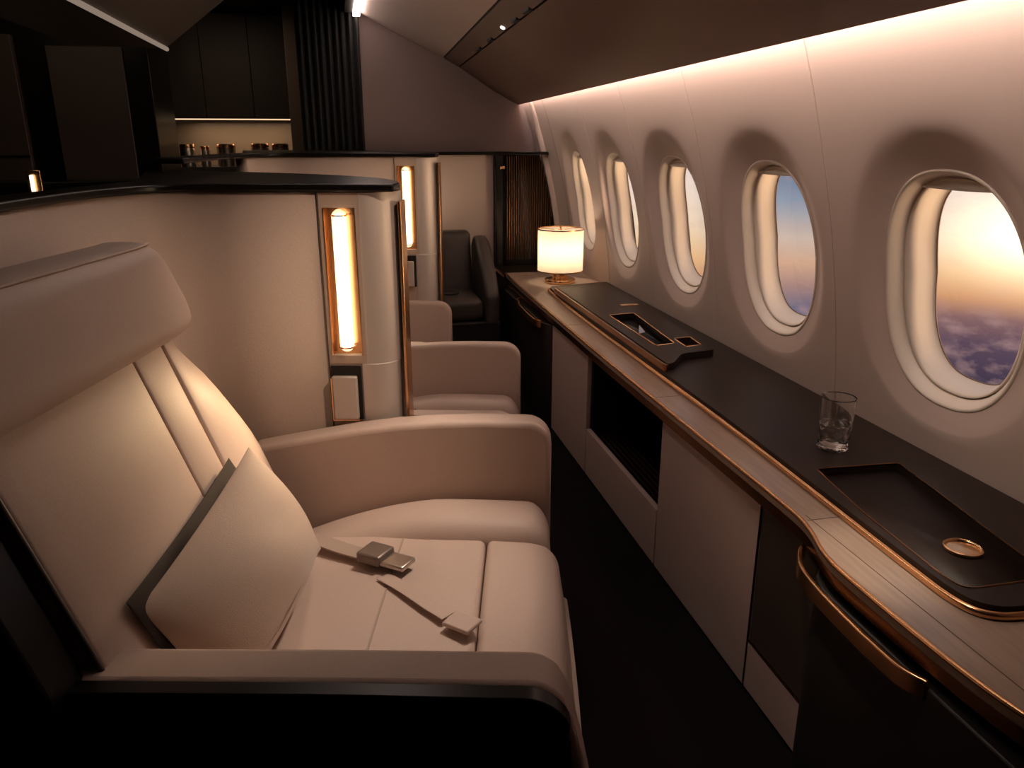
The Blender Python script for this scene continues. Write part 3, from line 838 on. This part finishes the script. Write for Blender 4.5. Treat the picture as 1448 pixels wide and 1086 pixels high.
tube('latch', [(.940, .940, .545), (.940, .885, .545), (.948, .868, .545), (.968, .862, .545)], .003, 'bronze', c, 8)
bowed(3.67, 4.72, .96, 'bowed black cabinet with a bronze pull, below the glowing lamp', 3.72, 4.30, .935)
# darker continuation of the ledge towards the end suite
w2 = thing('side_ledge', 'dark gold-edged ledge continuing past the lamp into the end suite', 'worktop', (1.2, 4.95, 0))
box('ledge_body', (1.01, 4.775, 0), (1.455, 5.13, .60), 'black', w2, bevel=.006)
box('ledge_top', (.985, 4.77, .601), (1.462, 5.135, .628), 'black', w2, bevel=.006)
tube('ledge_trim', [(.982, 4.775, .615), (.982, 5.13, .615)], .006, 'bronze', w2, 8)

# lamp
L = thing('table_lamp', 'glowing white drum table lamp with brass base at ledge end', 'lamp', (1.232, 4.365, .6415))
x, y = 1.232, 4.365
lathe('lamp_base', [(.001, .6415), (.088, .6415), (.090, .6445), (.090, .660), (.087, .664), (.03, .664), (.001, .664)], x, y, 'brass', L, 48)
lathe('lamp_stem', [(.001, .664), (.045, .664), (.045, .72), (.020, .722), (.012, .73), (.012, .80), (.001, .80)], x, y, 'brass', L, 32)
lathe('lamp_shade', [(.132, .712), (.132, .80), (.132, .90), (.132, .9525)], x, y, 'shade', L, 64)
for (z) in (.713, .951):
    lathe('shade_ring', [(.1295, z - .003), (.1345, z - .003), (.1345, z + .003), (.1295, z + .003)], x, y, 'bronze', L, 64, closed=True)
V, F = [], []
for a in (0.4, 0.4 + 2 * PI / 3, .4 + 4 * PI / 3):
    v, f = sweep([(x, y, .945), (x + .13 * math.cos(a), y + .13 * math.sin(a), .950)], circ(.0022, 6)); n = len(V); V += v; F += [tuple(i + n for i in q) for q in f]
mk('shade_spider', V, F, 'bronze', L)
lathe('finial', [(.001, .972), (.004, .970), (.006, .960), (.004, .945), (.001, .945)], x, y, 'bronze', L, 16)
lathe('bulb', [(.001, .878), (.018, .872), (.027, .850), (.022, .822), (.013, .802), (.001, .802)], x, y, emit('bulb_glow', (1., .77, .54), 75.), L, 24)

# tumbler of water
G = thing('tumbler', 'cut glass tumbler half full of water on the dark ledge', 'glass', (1.236, 1.690, .6645))
gx, gy, gz = 1.236, 1.690, .6645
def cut(r, z, a):
    t = (z - gz)
    if r > .03 and .006 < t < .074:
        w1 = abs(((8 * a / (2 * PI) + t / .034) % 1) - .5) * 2; w2 = abs(((8 * a / (2 * PI) - t / .034) % 1) - .5) * 2
        edge = min(1, (t - .006) / .006, (.074 - t) / .006)
        return r * (1 - .055 * (1 - min(w1, w2)) * edge)
    if r > .03 and t >= .074:
        return r
    return r
po = [(.0005, gz + .0005), (.034, gz + .0005), (.038, gz + .003)] + [(.0395 + .0045 * k / 46, gz + .006 + .138 * k / 46) for k in range(47)]
pi_ = [(.0428, gz + .1445)] + [(.0412 - .0048 * k / 12, gz + .142 - .126 * k / 12) for k in range(13)] + [(.030, gz + .013), (.0005, gz + .0125)]
pset = set(po)
lathe('glass_body', po + pi_, gx, gy, 'glass', G, 128, fn=lambda r, z, a: cut(r, z, a) if (r, z) in pset else r, auto=16)
wp = [(.0005, gz + .0132), (.0295, gz + .0137)] + [(.0362 + .0018 * k / 6, gz + .0165 + .055 * k / 6) for k in range(7)] + [(.0005, gz + .0715)]
lathe('water', wp, gx, gy, 'water', G, 64)

# brass disc in the tray
def spun():
    m = mat('spun_brass', (.80, .50, .27), .26, metal=1)
    nt = m.node_tree; b = nt.nodes['Principled BSDF']; b.inputs['Anisotropic'].default_value = .9
    t = nt.nodes.new('ShaderNodeTangent'); t.direction_type = 'RADIAL'; t.axis = 'Z'
    nt.links.new(t.outputs[0], b.inputs['Tangent']); return m
D = thing('brass_coaster', 'small round brass disc lying in the dark recessed tray', 'coaster', (1.203, 1.187, .6442))
lathe('rim', [(.030, .6442), (.0365, .6442), (.0385, .647), (.0375, .651), (.0345, .6525), (.032, .651), (.030, .648)], 1.203, 1.187, 'brass', D, 64, closed=True)
lathe('face', [(.0005, .6500), (.010, .6495), (.0305, .6475), (.0305, .6445), (.0005, .6445)], 1.203, 1.187, spun(), D, 64)

# ------------------------------------------------------------------ background: curtain, galley, wardrobe, left bins
V, F = [], []
n = 90
for k in range(n + 1):
    x = -.205 + .385 * k / n
    d = .022 * math.sin(k / n * 2 * PI * 9) + .006 * math.sin(k * 1.7)
    for (z) in (.02, 1.2, 2.3): V.append((x, 5.36 + d, z))
for k in range(n):
    for q in range(2): F.append((k * 3 + q, k * 3 + q + 1, k * 3 + q + 4, k * 3 + q + 3))
cu = thing('curtain', 'black pleated curtain hanging beside the pale bulkhead', 'curtain', (0, 5.36, 0))
o = mk('curtain_cloth', V, F, 'curtain', cu); so = o.modifiers.new('t', 'SOLIDIFY'); so.thickness = .004
tube('curtain_rail', [(-.22, 5.36, 2.31), (.18, 5.36, 2.31)], .01, 'dark', cu)

po_ = mat('warm_post', (.17, .125, .095), .5)
o = box('door_post', (-.315, 6.15, 0), (-.200, 6.25, 2.335), po_, bevel=.004); tag(o, 'brown upright post between the galley and the curtain', 'post')
o = box('door_post', (-1.215, 6.15, 0), (-1.150, 6.30, 2.335), mat('tan_post', (.36, .27, .21), .5), bevel=.004); tag(o, 'brown upright post between the dark wardrobe and the galley', 'post')
gc = thing('galley_cupboard', 'dark brown overhead cupboard above the lit galley counter', 'cupboard', (-.75, 6.75, 1.59))
box('cupboard_body', (-1.30, 6.62, 1.592), (-.25, 6.99, 2.33), 'dark2', gc, bevel=.002)
for k in range(3):
    box('cupboard_door', (-1.298 + k * .35, 6.60, 1.594), (-.952 + k * .35, 6.62, 2.328), 'dark2', gc, bevel=.002)
box('counter_light', (-1.28, 6.70, 1.584), (-.27, 6.74, 1.592), emit('under_cupboard_light', (1., .66, .38), 1.1), gc, bevel=0)
gk = thing('galley_counter', 'brown galley counter with lit splashback behind the partitions', 'counter', (-.75, 6.7, 0))
box('counter_body', (-1.30, 6.45, 0), (-.25, 6.99, 1.24), 'dark2', gk, bevel=.003)
box('splashback', (-1.30, 6.96, 1.24), (-.25, 6.985, 1.59), mat('splashback', (.30, .23, .17), .35), gk, bevel=0)
for k, (x, w, h, lb) in enumerate(((-1.11, .055, .165, 'leftmost steel galley canister, next to the brown post'), (-.985, .036, .15, 'small steel galley canister, second from the brown post'), (-.83, .070, .165, 'wide steel galley canister in the middle of the counter'), (-.580, .066, .170, 'steel galley canister second from the curtain side'), (-.430, .062, .168, 'wide steel galley canister nearest the curtain'))):
    g_ = thing('canister', lb, 'canister', (x, 6.56, 1.24), group='canisters on the galley counter')
    lathe('canister_body', [(.001, 1.2402), (w, 1.2402), (w, 1.24 + h * .8), (w * .95, 1.24 + h * .82), (.001, 1.24 + h * .82)], x, 6.56, 'steel', g_, 24)
    lathe('lid', [(.001, 1.241 + h * .82), (w * 1.02, 1.241 + h * .82), (w * 1.02, 1.24 + h * .95), (w * .9, 1.24 + h), (.001, 1.24 + h)], x, 6.56, 'bronze', g_, 24)

wd = thing('wardrobe', 'tall dark wardrobe at the far left with brown door', 'wardrobe', (-1.35, 5.2, 0))
box('wardrobe_body', (-1.665, 5.02, 0), (-1.0, 5.6, 2.05), 'black', wd, bevel=.004)
box('door', (-1.515, 5.0, .02), (-1.13, 5.019, 1.93), 'dark2', wd, bevel=.003)
lp = thing('left_partition', 'dark brown partition at the far left holding a small lit tube', 'partition', (-1.95, 5.0, 0))
box('panel', (-2.3, 4.98, 0), (-1.672, 5.03, 1.98), 'dark2', lp, bevel=.004)
box('rail', (-2.3, 4.972, 1.345), (-1.672, 4.981, 1.358), 'black', lp, bevel=0)
sh = thing('left_suite_shell', 'low black suite shell at the far left with a small lit tube', 'partition', (-1.5, 4.6, 0))
prism('shell_panel', rounded([(-2.2, 4.30), (-1.05, 4.42), (-.85, 4.62), (-2.2, 4.66)], .08), 0, 1.24, 'black', sh, 'z', bevel=.01)
tb = box('light_mount', (-1.49, 4.325, 1.13), (-1.425, 4.345, 1.30), 'bronze', sh, bevel=.004)
lathe('light_tube', [(.0005, 1.14), (.009, 1.145), (.009, 1.275), (.0005, 1.28)], -1.462, 4.312, emit('far_tube', (1., .78, .55), 2.2), tb, 12)

bl = thing('left_overhead_bin', 'dark overhead bin over the left aisle with a thin light line', 'overhead bin', (-.9, 2.3, 1.8))
prism('bin_body', [(-.665, 1.802), (-.34, 2.05), (-.30, 2.30), (-1.35, 2.30), (-1.35, 1.93), (-1.0, 1.81)], .3, 3.71, 'dark2', bl, 'y', bevel=.01, seg=2)
tube('light_line', [(-.66, 3.70, 1.800), (-.66, 2.5, 1.800), (-.66, .4, 1.800)], .009, 'strip', bl, 8)
for (x_, y_) in ((-.40, 3.0), (-.33, 3.3)):
    lathe('reading_light', [(.001, 2.0), (.014, 2.0), (.014, 2.03)], x_, y_, 'spot', bl, 12)

# ------------------------------------------------------------------ cabin lights and added fill lamps
def spot(name, loc, to, power, size, blend=.8, color=(1., .72, .5), r=.05):
    l = bpy.data.lights.new(name, 'SPOT'); l.energy = power; l.spot_size = math.radians(size); l.spot_blend = blend
    l.color = color; l.shadow_soft_size = r
    o = bpy.data.objects.new(name, l); COL.objects.link(o); o.location = loc
    o.rotation_euler = (Vector(to) - Vector(loc)).to_track_quat('-Z', 'Y').to_euler(); return o
def area(name, loc, to, power, sx, sy, color=(1., .74, .55), spread=180):
    l = bpy.data.lights.new(name, 'AREA'); l.energy = power; l.shape = 'RECTANGLE'; l.size = sx; l.size_y = sy; l.color = color; l.spread = math.radians(spread)
    o = bpy.data.objects.new(name, l); COL.objects.link(o); o.location = loc
    o.rotation_euler = (Vector(to) - Vector(loc)).to_track_quat('-Z', 'Y').to_euler(); return o
def uvw(u, v, z): return tuple(Matrix.Rotation(AA, 3, 'Z') @ Vector((u, v, z)))
# glow of the wall lights
spot('wall_light_glow', uvw(-.50, 2.06, .95), uvw(-.69, 1.64, .78), 13., 66, 1., (1., .68, .38), .03)
spot('wall_light_glow', uvw(-.61, 3.90, 1.0), uvw(-.75, 3.3, .75), 4, 80, 1., (1., .66, .36), .03)
spot('wall_light_glow', (.42, 5.06, 1.05), (.72, 5.2, 1.1), 1.6, 120, 1., (1., .74, .52), .03)  # added spot beside the unseen end tube, brightens the end panel
# spots along the service strip, mostly added to brighten seats, partitions and ledge
def psu_at(y):
    E, G1, G2 = cross(y)
    return ((G1[0] + G2[0]) / 2 - .016, y, (G1[1] + G2[1]) / 2 - .030)
spot('strip_spot', psu_at(2.05), (.0, 1.66, .5), 52, 46, .9, (1., .79, .63), .05)
spot('strip_spot', psu_at(3.56), (.25, 2.9, .5), 10, 50, .9, (1., .80, .65), .05)
spot('strip_spot', psu_at(1.2), (1.12, 1.30, .65), 13, 58, .9, (1., .80, .65), .05)
spot('strip_spot', psu_at(1.30), (1.0, 1.20, .64), 42, 19, 1., (1., .80, .62), .04)  # narrow spot added for the bright patch on the ledge
spot('strip_spot', psu_at(1.35), (-.02, 2.10, .98), 27, 52, 1., (1., .72, .54), .05)
spot('strip_spot', psu_at(3.0), (.15, 3.95, 1.0), 8, 50, 1., (1., .72, .54), .05)
area('cabin_fill', (.30, 2.75, 2.10), (.1, 2.75, .5), 4.2, .12, 1.9, (1., .79, .67), 165)  # added area lamp for general fill, has no fitting
area('galley_fill', (-.75, 5.7, 2.28), (-.75, 6.1, 1.0), 1.0, .5, .3, (1., .72, .5), 150)  # added lamp without a fitting, lifts the dark galley and posts
area('cupboard_underlight', (-.72, 6.80, 1.575), (-.72, 6.82, 1.2), 1.3, .8, .04, (1., .70, .45), 170)
area('aisle_fill', (-1.5, 4.0, 2.28), (-1.4, 5.0, 1.3), .6, .3, .3, (1., .72, .5), 150)  # added lamp without a fitting, lifts the wardrobe front

# ------------------------------------------------------------------ sky seen through the panes: sunset over a cloud deck
w = bpy.data.worlds.new('sunset'); S.world = w; w.use_nodes = True
nt = w.node_tree; N = nt.nodes; Lk = nt.links
bg = N['Background']
tc = N.new('ShaderNodeTexCoord'); sep = N.new('ShaderNodeSeparateXYZ'); Lk.new(tc.outputs['Generated'], sep.inputs[0])
def mth(op, a, b=None, clamp=False):
    n = N.new('ShaderNodeMath'); n.operation = op; n.use_clamp = clamp
    for i, v in enumerate((a, b)):
        if v is None: continue
        if isinstance(v, (int, float)): n.inputs[i].default_value = v
        else: Lk.new(v, n.inputs[i])
    return n.outputs[0]
el = mth('MULTIPLY', mth('ARCSINE', sep.outputs['Z']), 180 / PI)
az = mth('MULTIPLY', mth('ARCTAN2', sep.outputs['X'], sep.outputs['Y']), 180 / PI)
def ramp(stops, fac):
    r = N.new('ShaderNodeValToRGB'); e = r.color_ramp.elements
    while len(e) < len(stops): e.new(.5)
    for k, (p, c) in enumerate(stops): e[k].position = p; e[k].color = lin(c)
    Lk.new(fac, r.inputs[0]); return r.outputs[0]
f = mth('DIVIDE', mth('ADD', el, 20.), 25., True)    # 0 at -20 deg, 1 at +5 deg
P_ = lambda d: (d + 20) / 25
warm = ramp([(P_(-20), '#2a2638'), (P_(-15), '#40374c'), (P_(-12.5), '#5e4a5c'), (P_(-10.9), '#8a6566'), (P_(-9.6), '#d99a6a'), (P_(-8), '#f0c08a'), (P_(-6), '#f7dcbc'), (P_(-3), '#f3dfd2'), (P_(3), '#b9b8c4')], f)
cool = ramp([(P_(-20), '#23283f'), (P_(-14), '#3d4563'), (P_(-11.3), '#646582'), (P_(-9.8), '#a8857f'), (P_(-8.2), '#d8ac90'), (P_(-6.5), '#d2bcae'), (P_(-4), '#8f9cb0'), (P_(-1), '#51688a'), (P_(4), '#3c5478')], f)
mixf = mth('MAXIMUM', mth('MULTIPLY', mth('SUBTRACT', az, 34.), 1 / 8., True), mth('MULTIPLY', mth('SUBTRACT', 28., az), 1 / 3., True))
sunw = N.new('ShaderNodeMix'); sunw.data_type = 'RGBA'
Lk.new(mixf, sunw.inputs['Factor']); Lk.new(cool, sunw.inputs['A']); Lk.new(warm, sunw.inputs['B'])
# clouds
cmb = N.new('ShaderNodeCombineXYZ'); Lk.new(mth('MULTIPLY', az, .27), cmb.inputs[0]); Lk.new(mth('MULTIPLY', el, .50), cmb.inputs[1])
no = N.new('ShaderNodeTexNoise'); no.inputs['Scale'].default_value = 2.2; no.inputs['Detail'].default_value = 7; no.inputs['Roughness'].default_value = .55
Lk.new(cmb.outputs[0], no.inputs['Vector'])
deck = mth('MULTIPLY', mth('SUBTRACT', -9.6, el), .6, True)
cl_ = mth('MULTIPLY', mth('MULTIPLY', mth('SUBTRACT', no.outputs['Fac'], .46), 4., True), deck)
cm = N.new('ShaderNodeMix'); cm.data_type = 'RGBA'
Lk.new(mth('MULTIPLY', cl_, .62), cm.inputs['Factor']); Lk.new(sunw.outputs['Result'], cm.inputs['A']); cm.inputs['B'].default_value = lin('#b89390')
wisp = mth('MULTIPLY', mth('MULTIPLY', mth('SUBTRACT', .5, no.outputs['Fac']), 3., True), mth('SUBTRACT', 1., deck))
cm2 = N.new('ShaderNodeMix'); cm2.data_type = 'RGBA'
Lk.new(mth('MULTIPLY', wisp, .3), cm2.inputs['Factor']); Lk.new(cm.outputs['Result'], cm2.inputs['A']); cm2.inputs['B'].default_value = lin('#c9968a')
# sun glow
d1 = mth('DIVIDE', mth('SUBTRACT', az, 46.5), 4.5); d2 = mth('DIVIDE', mth('ADD', el, 5.8), 2.6)
gl = mth('EXPONENT', mth('MULTIPLY', mth('ADD', mth('MULTIPLY', d1, d1), mth('MULTIPLY', d2, d2)), -1.))
add = N.new('ShaderNodeMix'); add.data_type = 'RGBA'; add.blend_type = 'ADD'; add.inputs['Factor'].default_value = 1
gc_ = N.new('ShaderNodeMix'); gc_.data_type = 'RGBA'; Lk.new(gl, gc_.inputs['Factor']); gc_.inputs['A'].default_value = (0, 0, 0, 1); gc_.inputs['B'].default_value = (1.35, 1.12, .82, 1)
Lk.new(cm2.outputs['Result'], add.inputs['A']); Lk.new(gc_.outputs['Result'], add.inputs['B'])
# strong sky glow added further aft, out of view, to brighten the window liners
d3 = mth('DIVIDE', mth('SUBTRACT', az, 122.), 26.); d4 = mth('DIVIDE', mth('ADD', el, 10.), 24.)
g3 = mth('EXPONENT', mth('MULTIPLY', mth('ADD', mth('MULTIPLY', d3, d3), mth('MULTIPLY', d4, d4)), -1.))
gc3 = N.new('ShaderNodeMix'); gc3.data_type = 'RGBA'; Lk.new(g3, gc3.inputs['Factor']); gc3.inputs['A'].default_value = (0, 0, 0, 1); gc3.inputs['B'].default_value = (14., 9.6, 6., 1)
add3 = N.new('ShaderNodeMix'); add3.data_type = 'RGBA'; add3.blend_type = 'ADD'; add3.inputs['Factor'].default_value = 1
Lk.new(add.outputs['Result'], add3.inputs['A']); Lk.new(gc3.outputs['Result'], add3.inputs['B'])
Lk.new(add3.outputs['Result'], bg.inputs['Color']); bg.inputs['Strength'].default_value = 1.

# ------------------------------------------------------------------ view
vs = S.view_settings
S.display_settings.display_device = 'sRGB'
vs.view_transform = 'Standard'; vs.look = 'None'; vs.gamma = 1; vs.exposure = 0.; vs.use_curve_mapping = False
S.cycles.max_bounces = 10; S.cycles.transparent_max_bounces = 12
S.cycles.sample_clamp_indirect = 4.
S.cycles.caustics_reflective = False; S.cycles.caustics_refractive = False
S.cycles.use_denoising = True
